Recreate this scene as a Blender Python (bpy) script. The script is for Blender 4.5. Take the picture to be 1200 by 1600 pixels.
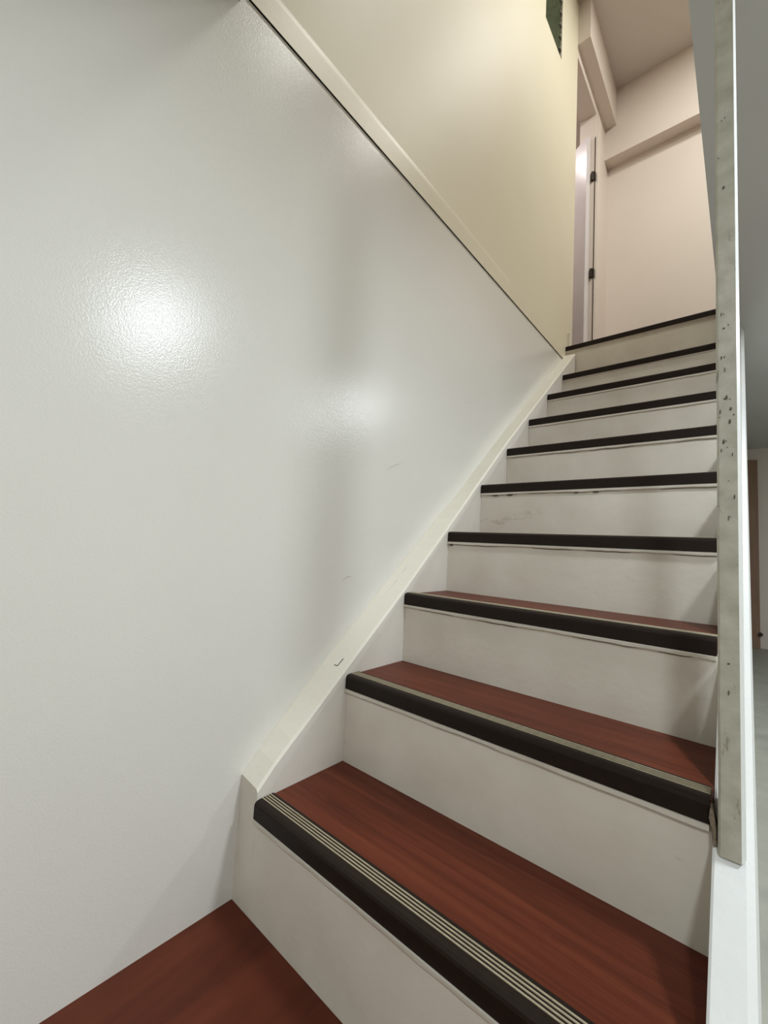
import bpy, bmesh, math, random
from mathutils import Vector, Matrix
random.seed(4)
S = bpy.context.scene
C = S.collection
for o in list(bpy.data.objects): bpy.data.objects.remove(o)

# ------------------------------------------------------------------ camera
cam_d = bpy.data.cameras.new('camera'); cam = bpy.data.objects.new('camera', cam_d); C.objects.link(cam)
F_PX = 657.0
cam_d.sensor_fit = 'VERTICAL'; cam_d.sensor_height = 36.0; cam_d.lens = F_PX / 1600.0 * 36.0
cam_d.clip_start = 0.01; cam_d.clip_end = 100
yaw, pitch, roll = -0.7107, 0.0821, 0.0570
f = Vector((math.sin(yaw)*math.cos(pitch), math.cos(yaw)*math.cos(pitch), math.sin(pitch)))
r = Vector((math.cos(yaw), -math.sin(yaw), 0)); u = r.cross(f)
r2 = math.cos(roll)*r + math.sin(roll)*u; u2 = -math.sin(roll)*r + math.cos(roll)*u
M = Matrix.Identity(4)
for i in range(3):
    M[i][0] = r2[i]; M[i][1] = u2[i]; M[i][2] = -f[i]
M[0][3], M[1][3], M[2][3] = 0.7905, -0.3323, 0.7417
cam.matrix_world = M
S.camera = cam

# ------------------------------------------------------------------ world, exposure
w = bpy.data.worlds.new('world'); S.world = w; w.use_nodes = True
w.node_tree.nodes['Background'].inputs[0].default_value = (0.55, 0.68, 0.50, 1)
w.node_tree.nodes['Background'].inputs[1].default_value = 0.25
vs = S.view_settings
vs.view_transform = 'Standard'; vs.look = 'None'; vs.gamma = 1.0; vs.exposure = 0.0; vs.use_curve_mapping = False

# hall lamps of the place, then added upper lamps: (x, y, z of the ceiling, watts, colour, label)
LAMPS = [
    (1.62, 0.52, 1.95, 20.5, (0.93, 1.0, 1.05), .11, 'round white downlight in the hall ceiling beside the lower steps'),
    (1.71, 2.17, 1.95, 17.0, (0.93, 1.0, 1.03), .11, 'round white downlight in the hall ceiling beside the upper steps'),
    (1.30, -1.13, 1.95, 20.5, (0.93, 1.0, 1.05), .11, 'round white downlight in the hall ceiling behind the foot of the stairs'),
    (1.15, 1.30, 4.65, 23.0, (0.97, 1.0, 0.93), .20, 'round white unseen lamp added above the stairwell to light the upper floor'),  # out of view, guessed to reach the upper-floor brightness
    (1.08, 2.25, 4.65, 23.0, (1.0, 0.98, 0.92), .20, 'round white unseen lamp added above the end of the landing to brighten it'),  # put in to brighten the deep end of the landing, unseen
    (-.70, 2.75, 4.36, 4.0, (1.0, 0.95, 0.97), .09, 'round white unseen downlight added in the room to brighten the landing door'),  # unseen room lamp, put in to light the open door leaf
]

# ------------------------------------------------------------------ measures
FLOOR = -0.04
YN = {1: .2237, 2: .4744, 3: .7062, 4: .9390, 5: 1.1672, 6: 1.3931, 7: 1.6285, 8: 1.8682, 9: 2.1055, 10: 2.3346}
ZN = {0: FLOOR, 1: .1905, 2: .4038, 3: .6040, 4: .8061, 5: 1.0070, 6: 1.2023, 7: 1.3977, 8: 1.6002, 9: 1.7919, 10: 2.0734}
W = 0.749            # right end of the steps
XW = -0.065          # left wall plane
XU = -0.0615          # upper part of the left wall, slightly proud
LEDGE = 1.979
HALL_C = 1.95        # hall ceiling
WELL_X = 0.711       # right edge of the stairwell opening
UP_C = 4.65          # upper ceiling
HALL_X1, HALL_Y0, HALL_Y1 = 2.7, -2.4, 5.3
WALL_END = 2.46
BACK = 3.34

# ------------------------------------------------------------------ helpers
def bm_box(bm, x0, x1, y0, y1, z0, z1):
    v = [bm.verts.new((x, y, z)) for x in (x0, x1) for y in (y0, y1) for z in (z0, z1)]
    for q in ((0,1,3,2), (4,6,7,5), (0,4,5,1), (2,3,7,6), (0,2,6,4), (1,5,7,3)):
        bm.faces.new([v[i] for i in q])
    return v

def box(x0, x1, y0, y1, z0, z1, bev=0.0, seg=2):
    bm = bmesh.new(); bm_box(bm, x0, x1, y0, y1, z0, z1)
    if bev: bmesh.ops.bevel(bm, geom=bm.edges[:], offset=bev, segments=seg, affect='EDGES', profile=0.5)
    return bm

def prism(pts, a, b, axis='x'):
    """polygon pts extruded from a to b along axis; pts are the two other coordinates in order"""
    bm = bmesh.new()
    def mk(p, t):
        if axis == 'x': return (t, p[0], p[1])
        if axis == 'y': return (p[0], t, p[1])
        return (p[0], p[1], t)
    A = [bm.verts.new(mk(p, a)) for p in pts]; B = [bm.verts.new(mk(p, b)) for p in pts]
    bm.faces.new(A); bm.faces.new(B[::-1]); n = len(pts)
    for i in range(n): bm.faces.new((A[i], B[i], B[(i+1) % n], A[(i+1) % n]))
    bmesh.ops.recalc_face_normals(bm, faces=bm.faces)
    return bm

def cyl(c, rad, z0, z1, n=32, axis='z'):
    bm = bmesh.new()
    ring = []
    for z in (z0, z1):
        ring.append([bm.verts.new((c[0]+rad*math.cos(2*math.pi*i/n), c[1]+rad*math.sin(2*math.pi*i/n), z)) for i in range(n)])
    bm.faces.new(ring[0][::-1]); bm.faces.new(ring[1])
    for i in range(n): bm.faces.new((ring[0][i], ring[0][(i+1) % n], ring[1][(i+1) % n], ring[1][i]))
    return bm

def tag(o, label=None, cat=None, group=None, kind=None):
    if label: o['label'] = label
    if cat: o['category'] = cat
    if group: o['group'] = group
    if kind: o['kind'] = kind
    return o

ORIGIN = {}
def obj(name, bm, mat, parent=None, smooth=False):
    off = Vector((0, 0, 0))
    if parent is not None: off = ORIGIN.get(parent.name, off)
    me = bpy.data.meshes.new(name)
    for v in bm.verts: v.co -= off
    bmesh.ops.recalc_face_normals(bm, faces=bm.faces)
    bm.to_mesh(me); bm.free()
    if smooth:
        for p in me.polygons: p.use_smooth = True
        me.set_sharp_from_angle(angle=math.radians(40))
    me.materials.append(mat)
    o = bpy.data.objects.new(name, me); C.objects.link(o)
    if parent is not None:
        o.parent = parent; ORIGIN[o.name] = off
    return o

def inst(name, mesh, loc, parent):
    o = bpy.data.objects.new(name, mesh); C.objects.link(o); o.parent = parent
    base = ORIGIN.get(parent.name, Vector((0, 0, 0)))
    o.location = Vector(loc) - base
    ORIGIN[o.name] = Vector(loc)
    return o

def empty(name, loc, label, cat, group=None):
    o = bpy.data.objects.new(name, None); C.objects.link(o); o.location = loc; o.empty_display_size = 0.1
    ORIGIN[o.name] = Vector(loc)
    return tag(o, label, cat, group)

def struct(name, bm, mat, label, cat='wall', smooth=False):
    o = obj(name, bm, mat, smooth=smooth)
    return tag(o, label, cat, kind='structure')

# ------------------------------------------------------------------ materials
def srgb(h):
    return tuple((c/255/12.92 if c/255 <= .04045 else ((c/255+.055)/1.055)**2.4) for c in h) + (1,)

def paint(name, col, col2, rough=0.45, scale=4.0, bump=0.12, bscale=260.0, mottle=0.5, stain=None, spec=0.5, wave=0.0):
    m = bpy.data.materials.new(name); m.use_nodes = True; nt = m.node_tree; N = nt.nodes; Lk = nt.links
    b = N['Principled BSDF']; b.inputs['Roughness'].default_value = rough
    b.inputs['Specular IOR Level'].default_value = spec
    tc = N.new('ShaderNodeTexCoord')
    no = N.new('ShaderNodeTexNoise'); no.inputs['Scale'].default_value = scale; no.inputs['Detail'].default_value = 5
    Lk.new(tc.outputs['Object'], no.inputs['Vector'])
    cr = N.new('ShaderNodeValToRGB'); cr.color_ramp.elements[0].position = 0.5-mottle/2; cr.color_ramp.elements[1].position = 0.5+mottle/2
    cr.color_ramp.elements[0].color = srgb(col); cr.color_ramp.elements[1].color = srgb(col2)
    Lk.new(no.outputs['Fac'], cr.inputs['Fac'])
    out = cr.outputs['Color']
    if stain:                       # small worn-through specks and scuffs
        scol, sscale, thr, stretch = stain
        mp = N.new('ShaderNodeMapping'); mp.inputs['Scale'].default_value = stretch
        Lk.new(tc.outputs['Object'], mp.inputs['Vector'])
        n2 = N.new('ShaderNodeTexNoise'); n2.inputs['Scale'].default_value = sscale; n2.inputs['Detail'].default_value = 6; n2.inputs['Roughness'].default_value = .7
        Lk.new(mp.outputs['Vector'], n2.inputs['Vector'])
        r2_ = N.new('ShaderNodeValToRGB'); r2_.color_ramp.elements[0].position = thr; r2_.color_ramp.elements[1].position = thr+.07
        Lk.new(n2.outputs['Fac'], r2_.inputs['Fac'])
        mx = N.new('ShaderNodeMix'); mx.data_type = 'RGBA'
        Lk.new(r2_.outputs['Color'], mx.inputs['Factor']); Lk.new(out, mx.inputs['A']); mx.inputs['B'].default_value = srgb(scol)
        out = mx.outputs['Result']
    Lk.new(out, b.inputs['Base Color'])
    nb = N.new('ShaderNodeTexNoise'); nb.inputs['Scale'].default_value = bscale; nb.inputs['Detail'].default_value = 2
    Lk.new(tc.outputs['Object'], nb.inputs['Vector'])
    bp = N.new('ShaderNodeBump'); bp.inputs['Strength'].default_value = bump; bp.inputs['Distance'].default_value = 0.002
    Lk.new(nb.outputs['Fac'], bp.inputs['Height'])
    last = bp
    if wave:
        nw = N.new('ShaderNodeTexNoise'); nw.inputs['Scale'].default_value = 2.6; nw.inputs['Detail'].default_value = 1
        Lk.new(tc.outputs['Object'], nw.inputs['Vector'])
        b2 = N.new('ShaderNodeBump'); b2.inputs['Strength'].default_value = wave; b2.inputs['Distance'].default_value = 0.02
        Lk.new(nw.outputs['Fac'], b2.inputs['Height']); Lk.new(bp.outputs['Normal'], b2.inputs['Normal']); last = b2
    Lk.new(last.outputs['Normal'], b.inputs['Normal'])
    return m

def wood(name, c1, c2, c3, rough=0.4, stretch=(1.2, 22, 22), spec=0.4):
    m = bpy.data.materials.new(name); m.use_nodes = True; nt = m.node_tree; N = nt.nodes; Lk = nt.links
    b = N['Principled BSDF']; b.inputs['Roughness'].default_value = rough; b.inputs['Specular IOR Level'].default_value = spec
    tc = N.new('ShaderNodeTexCoord'); mp = N.new('ShaderNodeMapping'); mp.inputs['Scale'].default_value = stretch
    Lk.new(tc.outputs['Object'], mp.inputs['Vector'])
    n1 = N.new('ShaderNodeTexNoise'); n1.inputs['Scale'].default_value = 2.2; n1.inputs['Detail'].default_value = 7; n1.inputs['Roughness'].default_value = .62; n1.inputs['Distortion'].default_value = .6
    Lk.new(mp.outputs['Vector'], n1.inputs['Vector'])
    cr = N.new('ShaderNodeValToRGB'); e = cr.color_ramp.elements
    e[0].position = .28; e[0].color = srgb(c1); e[1].position = .72; e[1].color = srgb(c3)
    k = e.new(.5); k.color = srgb(c2)
    Lk.new(n1.outputs['Fac'], cr.inputs['Fac']); Lk.new(cr.outputs['Color'], b.inputs['Base Color'])
    bp = N.new('ShaderNodeBump'); bp.inputs['Strength'].default_value = .08; bp.inputs['Distance'].default_value = .001
    Lk.new(n1.outputs['Fac'], bp.inputs['Height']); Lk.new(bp.outputs['Normal'], b.inputs['Normal'])
    return m

def plain(name, col, rough=0.5, metal=0.0, spec=0.5, nscale=60.0, var=0.12, bump=0.05):
    c2 = tuple(min(255, int(c*(1+var))) for c in col)
    m = paint(name, col, c2, rough=rough, scale=nscale, bump=bump, bscale=nscale*6, spec=spec)
    m.node_tree.nodes['Principled BSDF'].inputs['Metallic'].default_value = metal
    return m

M_WALL = paint('gloss_wall_paint', (222, 221, 214), (228, 227, 221), rough=.22, scale=1.6, bump=.16, bscale=330, wave=.10, spec=.5)
M_WALLU = paint('upper_wall_paint', (225, 218, 193), (230, 224, 201), rough=.5, scale=1.6, bump=.10, bscale=330, wave=.10, spec=.4)
M_BAND = paint('plaster_band_paint', (225, 218, 194), (230, 224, 202), rough=.40, scale=1.6, bump=.1, bscale=330)
M_UP = paint('landing_wall_paint', (228, 218, 207), (233, 223, 213), rough=.55, scale=2)
M_CEIL = paint('ceiling_paint', (222, 216, 208), (226, 221, 213), rough=.7, scale=2)
M_HALLC = paint('hall_ceiling_paint', (205, 206, 204), (212, 213, 211), rough=.6, scale=2)
M_STRING = paint('string_cream_paint', (224, 219, 205), (230, 226, 213), rough=.42, scale=7, bump=.25, bscale=70)
M_INNER = paint('string_white_paint', (222, 217, 208), (229, 225, 217), rough=.45, scale=6, bump=.25, bscale=60)
M_RISER = paint('riser_paint', (210, 204, 189), (227, 222, 209), rough=.45, scale=7, bump=.28, bscale=50,
                stain=((196, 189, 172), 4.0, .66, (1, 2, 2)))
M_NEWEL = paint('worn_newel_paint', (168, 165, 147), (202, 199, 184), rough=.42, scale=34, bump=.35, bscale=90,
                stain=((128, 122, 106), 20.0, .62, (3.0, 2.0, .7)))
M_OUT = paint('outer_string_paint', (222, 224, 222), (228, 230, 228), rough=.4, scale=9, bump=.3, bscale=80)
M_TREAD = wood('red_brown_vinyl', (74, 31, 18), (93, 42, 25), (110, 54, 34), rough=.46, spec=.22)
M_FLOOR = wood('red_brown_floor_vinyl', (66, 27, 15), (84, 37, 21), (100, 47, 29), rough=.46, stretch=(6, 1.0, 6), spec=.22)
M_HFLOOR = plain('grey_floor_vinyl', (150, 150, 140), rough=.5, nscale=12)
M_NOSE = plain('dark_rubber_nosing', (31, 23, 18), rough=.5, spec=.18, nscale=90, var=.2)
M_RIDGE = plain('beige_grip_ridge', (160, 150, 126), rough=.6, nscale=120)
M_LOOSE = plain('worn_rubber_end', (98, 88, 74), rough=.5, nscale=200, var=.5)
M_CHIP = plain('paint_chip_brown', (92, 84, 70), rough=.8)
M_CRACK_GAP = plain('dark_crack_and_gap', (52, 44, 36), rough=.8)
M_MARK = plain('pencil_mark', (44, 40, 36), rough=.8)
M_SCUFF = plain('grey_scuff', (160, 158, 150), rough=.6)
M_DOOR = paint('door_gloss_paint', (228, 222, 222), (234, 229, 229), rough=.28, scale=3)
M_BROWN = wood('brown_door_wood', (132, 102, 82), (148, 117, 95), (160, 129, 107), rough=.5, stretch=(20, 20, 1.2))
M_DARKM = plain('dark_hinge_metal', (58, 52, 46), rough=.35, metal=.7)
M_ALU = plain('dull_aluminium', (150, 150, 146), rough=.4, metal=.8)
M_WHITEP = plain('white_plastic', (236, 236, 232), rough=.4)
M_GLASS = plain('green_obscured_glass', (80, 90, 68), rough=.18, nscale=40, var=.25)
M_GLASS.node_tree.nodes['Principled BSDF'].inputs['Transmission Weight'].default_value = .35

def emit(name, col, s):
    m = bpy.data.materials.new(name); m.use_nodes = True
    b = m.node_tree.nodes['Principled BSDF']; b.inputs['Emission Color'].default_value = (*col, 1); b.inputs['Emission Strength'].default_value = s
    b.inputs['Base Color'].default_value = (.8, .8, .8, 1)
    return m

# ------------------------------------------------------------------ setting: floors, walls, ceilings
struct('floor', box(XW-.1, .80, HALL_Y0, YN[1]+.05, FLOOR-.08, FLOOR), M_FLOOR, 'red brown vinyl floor at the foot of the stairs', 'floor')
struct('floor_hall', box(.80, HALL_X1, HALL_Y0, HALL_Y1, FLOOR-.08, FLOOR), M_HFLOOR, 'grey hall floor to the right of the stairs', 'floor')

wl = struct('wall_left', box(XW-.14, XW, HALL_Y0, WALL_END, FLOOR, LEDGE-.003), M_WALL, 'glossy off-white lower wall along the left of the stairs')
obj('recess', box(XW-.14, XW-.0006, HALL_Y0, WALL_END, LEDGE-.003, LEDGE), M_WALL, wl)
# upper wall with the window opening
WY0, WY1, WZ0, WZ1 = 1.855, 2.135, 3.885, 4.42
bm = bmesh.new()
for y0, y1, z0, z1 in ((HALL_Y0, WY0, LEDGE, UP_C), (WY1, WALL_END, LEDGE, UP_C), (WY0, WY1, LEDGE, WZ0), (WY0, WY1, WZ1, UP_C)):
    bm_box(bm, XW-.14, XU, y0, y1, z0, z1)
bmesh.ops.remove_doubles(bm, verts=bm.verts, dist=1e-5)
wu = struct('wall_left_upper', bm, M_WALLU, 'cream upper wall above the horizontal ledge on the left')
# proud plaster band along the foot of the upper wall
bm = prism([(XU-.004, LEDGE), (XU+.0012, LEDGE), (XU+.0014, LEDGE+.068), (XU+.0008, LEDGE+.080), (XU-.004, LEDGE+.110)], -.6, 1.50, 'y')
bd = obj('plaster_band', bm, M_BAND, wu)
obj('plaster_band', prism([(XU-.004, LEDGE), (XU+.0008, LEDGE), (XU+.0008, LEDGE+.080), (XU-.004, LEDGE+.084)], 1.50, WALL_END, 'y'), M_WALLU, wu)

def scuff(parent, pts, width, mat, name, axis='x', plane=0.0, th=.0006, side=1):
    """thin mark lying on the plane x=plane (pts y,z) or y=plane (pts x,z)"""
    bm = bmesh.new(); A = []; B = []
    for i, p in enumerate(pts):
        q0 = pts[max(0, i-1)]; q1 = pts[min(len(pts)-1, i+1)]
        d = Vector((q1[0]-q0[0], q1[1]-q0[1])); d.normalize(); n = Vector((-d.y, d.x))
        ww = width*(0.35 if i in (0, len(pts)-1) else 1.0)*random.uniform(.7, 1.2)/2
        row = []
        for s in (-1, 1):
            for t in (0, th*side):
                a, b_ = p[0]+n.x*ww*s, p[1]+n.y*ww*s
                row.append(bm.verts.new((plane+t, a, b_) if axis == 'x' else (a, plane+t, b_)))
        A.append(row)
    for i in range(len(A)-1):
        a, b_ = A[i], A[i+1]
        for q in ((0, 1), (1, 3), (3, 2), (2, 0)):
            bm.faces.new((a[q[0]], a[q[1]], b_[q[1]], b_[q[0]]))
    bm.faces.new((A[0][0], A[0][2], A[0][3], A[0][1])); bm.faces.new((A[-1][0], A[-1][1], A[-1][3], A[-1][2]))
    return obj(name, bm, mat, parent)

scuff(wl, [(.665, .985), (.70, 1.005), (.735, 1.018)], .0016, M_SCUFF, 'scuff_mark', plane=XW)
scuff(wl, [(1.14, 1.345), (1.19, 1.365)], .0022, M_SCUFF, 'scuff_mark', plane=XW)
scuff(wl, [(.50, .640), (.52, .652), (.538, .650)], .0012, M_SCUFF, 'scuff_mark', plane=XW)

struct('wall_back', box(-1.2, HALL_X1, BACK, BACK+.12, 2.05, UP_C), M_UP, 'pale pinkish end wall of the upper landing')
struct('trim_1', box(XW-.02, HALL_X1, 3.23, BACK, 4.06, UP_C), M_UP, 'boxed beam across the top of the landing end wall', 'beam')
struct('trim_2', box(XW-.02, .020, WALL_END-.002, 3.23, 4.33, UP_C), M_UP, 'boxed beam running above the landing door', 'beam')
struct('ceiling', box(XW-1.2, HALL_X1, HALL_Y0, BACK+.1, UP_C, UP_C+.06), M_CEIL, 'upper floor ceiling above the stairwell', 'ceiling')
bm = bmesh.new()
bm_box(bm, WELL_X, HALL_X1, HALL_Y0, HALL_Y1, HALL_C, HALL_C+.03)
bm_box(bm, XW-.01, WELL_X, HALL_Y0, .06, HALL_C, HALL_C+.026)
struct('ceiling_hall', bm, M_HALLC, 'low grey hall ceiling to the right of the stairs', 'ceiling')
bm = bmesh.new()
bm_box(bm, WELL_X, HALL_X1, HALL_Y0, YN[10]+.02, HALL_C+.03, ZN[10]-.003)
bm_box(bm, -1.2, HALL_X1, YN[10]+.02, BACK, HALL_C+.03, ZN[10]-.003)
bm_box(bm, XU, WELL_X, HALL_Y0, .06, HALL_C+.026, ZN[10]-.003)
struct('floor_landing', bm, M_FLOOR, 'upper landing floor around the stairwell', 'floor')
struct('wall_right', box(HALL_X1, HALL_X1+.1, HALL_Y0, HALL_Y1, FLOOR, UP_C), M_UP, 'right hand wall of the hall')
struct('wall_front', box(XW-.14, HALL_X1+.1, HALL_Y0-.1, HALL_Y0, FLOOR, UP_C), M_UP, 'wall behind the foot of the stairs')
struct('wall_hall_end', box(.70, HALL_X1, HALL_Y1, HALL_Y1+.1, FLOOR, HALL_C), M_UP, 'end wall of the hall beyond the stairs')
# closet side below the landing, continuing the stair flank to the end of the hall
struct('wall_under_landing', box(.752, .797, YN[10]+.05, HALL_Y1, FLOOR, HALL_C), M_OUT, 'white partition below the landing')

# ------------------------------------------------------------------ door on the landing
HY = 2.955   # hinge line
d1 = empty('door_1', (XW, HY, ZN[10]), 'white landing door standing open with dark hinges', 'door'); d1['kind'] = 'structure'
obj('header', box(XW-.12, XW, WALL_END, 3.23, 4.25, 4.33), M_UP, d1)
obj('jamb', box(XW-.12, XW, HY+.006, HY+.055, ZN[10]-.003, 4.25), M_UP, d1)
obj('architrave', box(XW-.02, XW+.014, HY+.030, HY+.115, ZN[10]-.003, 4.25, .003), M_UP, d1)
obj('side_panel', box(XW-.12, XW-.001, HY+.055, BACK, ZN[10]-.003, 4.33), M_UP, d1)
# leaf: opened into the room
ang = math.radians(149)       # direction of the leaf from the hinge, in plan
lw, lt = .60, .036
bm = bmesh.new(); bm_box(bm, 0, lw, 0, lt, ZN[10]+.008, 4.055)
bmesh.ops.bevel(bm, geom=bm.edges[:], offset=.002, segments=1, affect='EDGES')
R = Matrix.Translation((XW-.035, HY-.004, 0)) @ Matrix.Rotation(ang, 4, 'Z')
bmesh.ops.transform(bm, matrix=R, verts=bm.verts)
leaf = obj('leaf', bm, M_DOOR, d1)
obj('gap_shade_strip', box(XW-.004, XW+.001, HY+.0015, HY+.0065, ZN[10], 4.05), M_CRACK_GAP, d1)  # dark strip standing in for the shade in the hinge gap
for zz in (3.72, 2.92, 2.30):
    hb = cyl((XW-.018, HY-.006), .008, zz-.035, zz+.035, 12)
    hg = obj('hinge', hb, M_DARKM, d1)
    pl = box(XW-.03, XW+.002, HY-.003, HY+.028, zz-.035, zz+.035)
    obj('hinge_plate', pl, M_DARKM, hg)
for zz, tt in ((3.40, .16), (2.66, .15)):
    bm = box(tt, tt+.02, -.0, lt+.006, zz-.018, zz+.018)
    bmesh.ops.transform(bm, matrix=R, verts=bm.verts)
    obj('latch', bm, M_DARKM, leaf)
# dim room beyond the door
bm = bmesh.new()
bm_box(bm, -1.2, XW-.14, WALL_END-.12, WALL_END-.02, 2.05, UP_C)
bm_box(bm, -1.3, -1.2, WALL_END-.12, BACK, 2.05, UP_C)
bm_box(bm, -1.2, XW-.12, WALL_END-.02, BACK, 4.36, 4.42)
struct('wall_door_room', bm, M_UP, 'walls of the dim room beyond the landing door')
struct('trim_3', box(XU, XU+.014, 2.372, 2.402, ZN[10]-.003, 2.178, .002), M_STRING, 'stub of cream skirting at the left end of the top step', 'skirting')

# ------------------------------------------------------------------ louvre window in the upper left wall
w1 = empty('window_1', (XW-.07, (WY0+WY1)/2, WZ0), 'small louvred window of green glass high in the left wall', 'window'); w1['kind'] = 'structure'
bm = bmesh.new()
for y0, y1, z0, z1 in ((WY0, WY0+.012, WZ0, WZ1), (WY1-.012, WY1, WZ0, WZ1), (WY0+.012, WY1-.012, WZ0, WZ0+.012), (WY0+.012, WY1-.012, WZ1-.012, WZ1)):
    bm_box(bm, XW-.07, XW-.03, y0, y1, z0, z1)
obj('window_frame', bm, M_ALU, w1)
nb = 6; pitch_ = (WZ1-WZ0-.03)/nb
for i in range(nb):
    zc = WZ0+.018+pitch_*(i+.5)
    bm = bmesh.new(); bm_box(bm, -.003, .003, WY0+.014, WY1-.014, -pitch_*.56, pitch_*.56)
    bmesh.ops.transform(bm, matrix=Matrix.Translation((XW-.022, 0, zc)) @ Matrix.Rotation(math.radians(28), 4, 'Y'), verts=bm.verts)
    pane = obj('pane', bm, M_GLASS, w1)
    bm = bmesh.new(); bm_box(bm, -.006, .006, WY1-.034, WY1-.013, -.022, .022)
    bmesh.ops.transform(bm, matrix=Matrix.Translation((XW-.022+.012, 0, zc-.026)) @ Matrix.Rotation(math.radians(28), 4, 'Y'), verts=bm.verts)
    obj('blade_clip', bm, M_DARKM, pane)

# ------------------------------------------------------------------ staircase
st = empty('staircase', (W/2, YN[1], FLOOR), 'white painted staircase with red brown treads and dark nosings', 'staircase')

# nosing strip shared by the steps (profile in y,z from the top front corner)
prof = [(-.003, -.033), (-.003, -.007), (-.0015, -.0025), (.003, .0005), (.008, .0015), (.044, .0015), (.0465, -.0005), (.0465, -.0035), (.008, -.0035), (.008, -.033)]
def nosing_mesh(x0, x1):
    bm = prism(prof, x0, x1, 'x'); me = bpy.data.meshes.new('nosing'); bm.to_mesh(me); bm.free(); me.materials.append(M_NOSE); return me
def ridge_mesh(x0, x1):
    bm = prism([(-.0014, 0), (-.0010, .0011), (.0010, .0011), (.0014, 0)], x0, x1, 'x'); me = bpy.data.meshes.new('grip_ridge'); bm.to_mesh(me); bm.free(); me.materials.append(M_RIDGE); return me
nm, rm = nosing_mesh(.001, W), ridge_mesh(.001, W)
nm10, rm10 = nosing_mesh(XU+.001, WELL_X-.003), ridge_mesh(XU+.001, WELL_X-.003)

for k in range(1, 11):
    x0 = .0 if k < 10 else XU
    xr = W if k < 10 else WELL_X-.003
    y, z, zp = YN[k], ZN[k], ZN[k-1]
    # tread
    yb = YN[k+1]+.012 if k < 10 else y+.06
    obj('tread', box(x0+.0005, xr+.002, y+.006, yb, z-.030, z-.002), M_TREAD, st)
    # riser
    xl = .0
    if k == 10: xl = XU+.001
    ri = obj('riser', box(xl, xr+.002, y+.004, y+.022, zp-.002 if k > 1 else FLOOR, z-.030), M_RISER, st)
    # painted lip under the nosing with an uneven lower edge
    n = 40; xs = [x0+.001+(xr-.002-x0)*i/n for i in range(n+1)]
    lh = .011 if k < 9 else .006
    lo = []; v = 0
    for i in range(n+1):
        v = .75*v+random.uniform(-.0009, .0009); lo.append(z-.033-lh+v)
    bm = bmesh.new(); rows = []
    for x, zz in zip(xs, lo):
        rows.append([bm.verts.new(c) for c in ((x, y-.0052, z-.0345), (x, y-.0040, zz+.003), (x, y+.0045, zz), (x, y+.0045, z-.033))])
    for a, b_ in zip(rows, rows[1:]):
        for i in range(4): bm.faces.new((a[i], a[(i+1) % 4], b_[(i+1) % 4], b_[i]))
    bm.faces.new(rows[0]); bm.faces.new(rows[-1][::-1])
    obj('paint_lip', bm, M_RISER, ri)
    # hairline cracks along the lip
    if k <= 6:
        i = random.randint(1, 4)
        while i < n-3:
            L_ = random.randint(3, 9); j = min(n, i+L_)
            pts = [(xs[t], lo[t]-.0002) for t in range(i, j+1)]
            if len(pts) > 2: scuff(ri, pts, random.choice((.0009, .0012, .0018)), M_CRACK_GAP, 'crack', axis='y', plane=y+.0040, th=.0008, side=-1)
            i = j+random.randint(1, 7)
    no = inst('nosing', nm if k < 10 else nm10, (0, y, z), st)
    for yy in (.0165, .0230, .0295, .0360):
        inst('grip_ridge', rm if k < 10 else rm10, (0, y+yy, z+.0014), no)
    if k == 2:    # loose end of the second nosing, curling at the newel
        pts = [(W+.001, z-.004), (W+.0045, z-.010), (W+.0075, z-.030), (W+.008, z-.056), (W+.004, z-.060), (W+.003, z-.034), (W-.001, z-.020)]
        tag(obj('loose_end', prism(pts, y-.012, y+.012, 'y'), M_LOOSE, no), 'curled loose end of the rubber nosing')
        # paint chips
    if k == 4:
        for xx, w_ in ((.008, .010), (-.0, .004)):
            if xx > 0: obj('paint_chip', box(xx, xx+w_, y-.0015, y+.0045, z-.0475, z-.0435), M_CRACK_GAP, ri)
    if k == 5:
        for xx, w_ in ((.05, .02), (.11, .018), (.35, .012), (.41, .016)):
            obj('paint_chip', box(xx, xx+w_, y-.0015, y+.0045, z-.0465, z-.0440), M_CRACK_GAP, ri)

# inner string against the left wall: bevelled cap
edge_w = [(.219, .215), (.309, .300), (.438, .419), (.651, .598), (.882, .792), (1.146, 1.008), (1.512, 1.325), (1.897, 1.652), (2.330, 2.012)]
edge_i = [(.223, .208), (.283, .263), (.351, .317), (.459, .408), (.703, .612), (.936, .818), (1.176, 1.034), (1.413, 1.245), (1.854, 1.612), (2.330, 2.008)]
def lerp(tab, y):
    for (a, b_), (c, d) in zip(tab, tab[1:]):
        if y <= c: return b_+(d-b_)*(y-a)/(c-a)
    return tab[-1][1]
ys = [.2237+(2.33-.2237)*i/48 for i in range(49)]
yf = .2277
bm = bmesh.new(); rows = []
for i, y in enumerate(ys):
    zi, zw = lerp(edge_i, max(y, .223)), lerp(edge_w, y)
    y_ = y if i else yf
    zb = max(FLOOR, zi-.34) if i else FLOOR
    rows.append([bm.verts.new(c) for c in ((XW, y_, zb), (XW, y_, zw), (XW+.004, y_, zw+.0005), (-.006, y_, zi+.003), (-.0005, y_, zi-.004), (-.0005, y_, zb))])
for a, b_ in zip(rows, rows[1:]):
    for i in range(6): bm.faces.new((a[i], a[(i+1) % 6], b_[(i+1) % 6], b_[i]))
bm.faces.new(rows[0]); bm.faces.new(rows[-1][::-1])
istr = obj('inner_string', bm, M_STRING, st)
istr.data.materials.append(M_INNER); istr.data.materials.append(M_RISER)
for p in istr.data.polygons:
    if p.normal.x > .9: p.material_index = 1
    elif p.normal.y < -.9: p.material_index = 2
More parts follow.
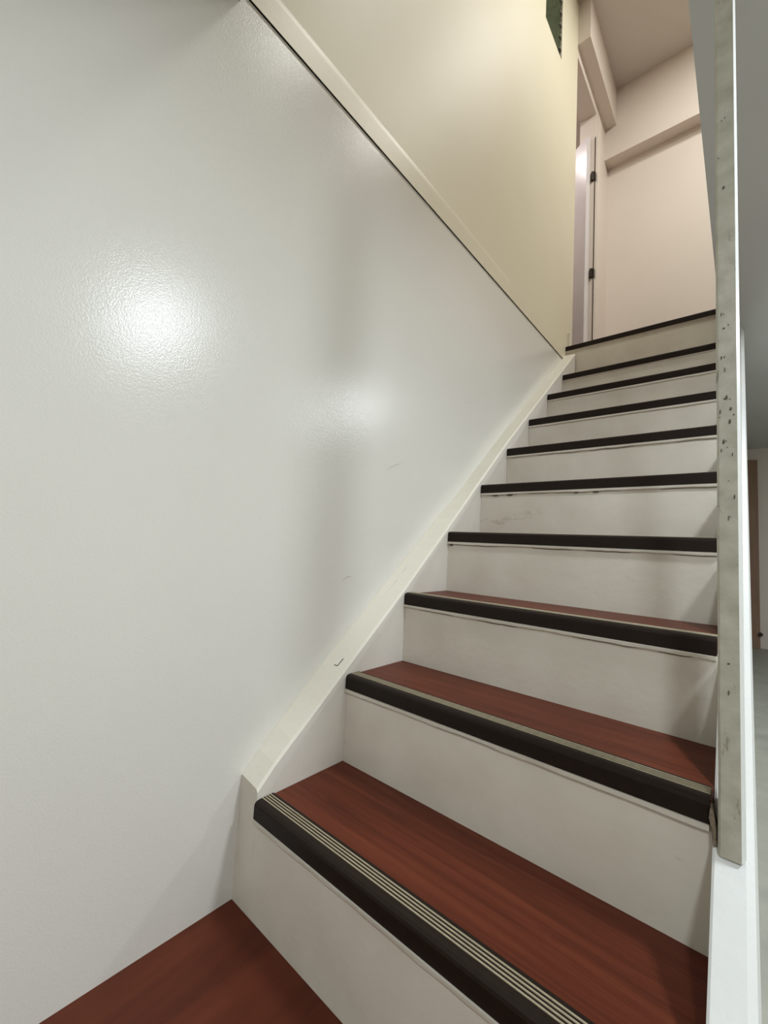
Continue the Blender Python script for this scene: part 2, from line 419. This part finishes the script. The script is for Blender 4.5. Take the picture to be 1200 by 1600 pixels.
# end face of the string is flush with the first riser
ym = .470; zm = lerp(edge_i, ym)+.004
def cap_pt(y, t):   # t: 0 at the wall, 1 at the inner edge
    zi, zw = lerp(edge_i, y)+.003, lerp(edge_w, y)
    return Vector((XW+(-.006-XW)*t, y, zw+(zi-zw)*t+.0006))
def cap_mark(pts, wd, mat, name):
    bm = bmesh.new(); rows = []
    P = [cap_pt(*q) for q in pts]
    for i, p in enumerate(P):
        d = (P[min(len(P)-1, i+1)]-P[max(0, i-1)]).normalized(); n = Vector((.4, 0, .9)); s = d.cross(n).normalized()*wd/2
        rows.append([bm.verts.new(p+s), bm.verts.new(p-s), bm.verts.new(p-s+n*.0008), bm.verts.new(p+s+n*.0008)])
    for a, b_ in zip(rows, rows[1:]):
        for i in range(4): bm.faces.new((a[i], a[(i+1) % 4], b_[(i+1) % 4], b_[i]))
    bm.faces.new(rows[0]); bm.faces.new(rows[-1][::-1])
    return obj(name, bm, mat, istr)
tag(cap_mark([(.460, .52), (.463, .68)], .0022, M_MARK, 'pencil_mark'), 'small dark tick mark')
cap_mark([(.463, .68), (.482, .70)], .0018, M_MARK, 'pencil_mark')
cap_mark([(.652, .02), (.648, .2), (.650, .40)], .0012, M_SCUFF, 'crack')
cap_mark([(.65, .36), (.70, .44), (.77, .43)], .0010, M_SCUFF, 'crack')

# outer string with its raking white top
def top_o(y): return .210+.85*(y-.30)
y0s = .30+(FLOOR-.210)/.85+.02
pts_top = [(y, top_o(y)) for y in (y0s, .1, .3, .6, 1.0, 1.5, 2.0, (HALL_C-.012-.210)/.85+.30)]
bm = bmesh.new(); rows = []
for y, z in pts_top:
    rows.append([bm.verts.new(c) for c in ((W+.003, y, FLOOR), (W+.003, y, z-.003), (W+.006, y, z), (.788, y, z), (.797, y, z-.010), (.800, y, z-.03), (.800, y, FLOOR))])
for a, b_ in zip(rows, rows[1:]):
    for i in range(7): bm.faces.new((a[i], a[(i+1) % 7], b_[(i+1) % 7], b_[i]))
bm.faces.new(rows[0]); bm.faces.new(rows[-1][::-1])
obj('outer_string', bm, M_OUT, st)

# ------------------------------------------------------------------ newel post, standing on the outer string
bm = bmesh.new(); rows = []
NZ = 26
for i in range(NZ+1):
    z = .345+(HALL_C-.345)*i/NZ
    t = (z-.36)/1.6
    j = random.uniform(-.0004, .0004)
    xl_, xr = .7588+.0050*t+j, .7885-.0005*t
    ya = .450
    rows.append([bm.verts.new(c) for c in ((xl_, ya+.004, z), (xl_+.003, ya, z), (xr-.0048+.0026*t, ya, z), (xr, ya+.012, z), (xr, ya+.065, z), (xl_, ya+.065, z))])
for v in rows[0][4:]: v.co.z += .03
for a, b_ in zip(rows, rows[1:]):
    for i in range(6): bm.faces.new((a[i], a[(i+1) % 6], b_[(i+1) % 6], b_[i]))
bm.faces.new(rows[0][::-1]); bm.faces.new(rows[-1])
nw = empty('newel_post', (.773, .48, .35), 'tall narrow newel post of worn off-white paint standing on the right string', 'post')
o = obj('post', bm, M_NEWEL, nw)
o.data.materials.append(M_OUT)
for p in o.data.polygons:
    if p.normal.x > .6: p.material_index = 1  # lighter right side puts the hall light into the colour

for i in range(30):      # chips where the paint has worn through
    z = random.gauss(.98, .13) if i < 24 else random.uniform(.4, 1.7)
    x = random.uniform(.7645, .781); wd = random.choice((.0007, .001, .0016)); hh = random.choice((.0008, .0015, .003, .004))
    obj('paint_chip', prism([(x-wd, z-hh*.4), (x-wd*.2, z-hh), (x+wd, z-hh*.2), (x+wd*.6, z+hh), (x-wd*.5, z+hh*.7)], .4494, .4503, 'y'), M_CHIP, nw)

# ------------------------------------------------------------------ brown door at the end of the hall
d2 = empty('door_2', (.85, HALL_Y1-.02, FLOOR), 'brown wooden door at the far end of the hall', 'door'); d2['kind'] = 'structure'
obj('leaf', box(.80, .900, HALL_Y1-.04, HALL_Y1, FLOOR, 1.828), M_BROWN, d2)
bs = obj('latch', cyl((0, 0), .018, 0, .03, 16), M_DARKM, d2)
bs.data.transform(Matrix.Translation((.902, HALL_Y1-.042, .10) - ORIGIN['door_2'] if False else Vector((.902, HALL_Y1-.042, .10))-ORIGIN['door_2']) @ Matrix.Rotation(math.pi/2, 4, 'X') @ Matrix.Translation(ORIGIN['door_2']))

# ------------------------------------------------------------------ lamps
for i, (x, y, z, pw, col, rad, lab) in enumerate(LAMPS):
    t = empty('downlight', (x, y, z), lab, 'ceiling light', 'recessed ceiling lights')
    bm = bmesh.new(); n = 40
    prf = [(rad-.001, -.001), (rad+.003, -.008), (rad+.020, -.010), (rad+.027, -.006), (rad+.029, 0), (rad-.001, 0)]
    rg = [[bm.verts.new((x+rr*math.cos(2*math.pi*q/n), y+rr*math.sin(2*math.pi*q/n), z+dz)) for rr, dz in prf] for q in range(n)]
    for q in range(n):
        a, b_ = rg[q], rg[(q+1) % n]
        for s in range(len(prf)): bm.faces.new((a[s], a[(s+1) % len(prf)], b_[(s+1) % len(prf)], b_[s]))
    obj('trim_ring', bm, M_WHITEP, t, smooth=True)
    obj('diffuser', cyl((x, y), rad-.001, z-.004, z-.0005, 40), emit('lamp_glow', col, 4.0), t)
    ld = bpy.data.lights.new('lamp', 'AREA'); ld.shape = 'DISK'; ld.size = 2*rad; ld.energy = pw; ld.color = col
    lo_ = bpy.data.objects.new('lamp', ld); C.objects.link(lo_); lo_.parent = t; lo_.location = (0, 0, -.012)
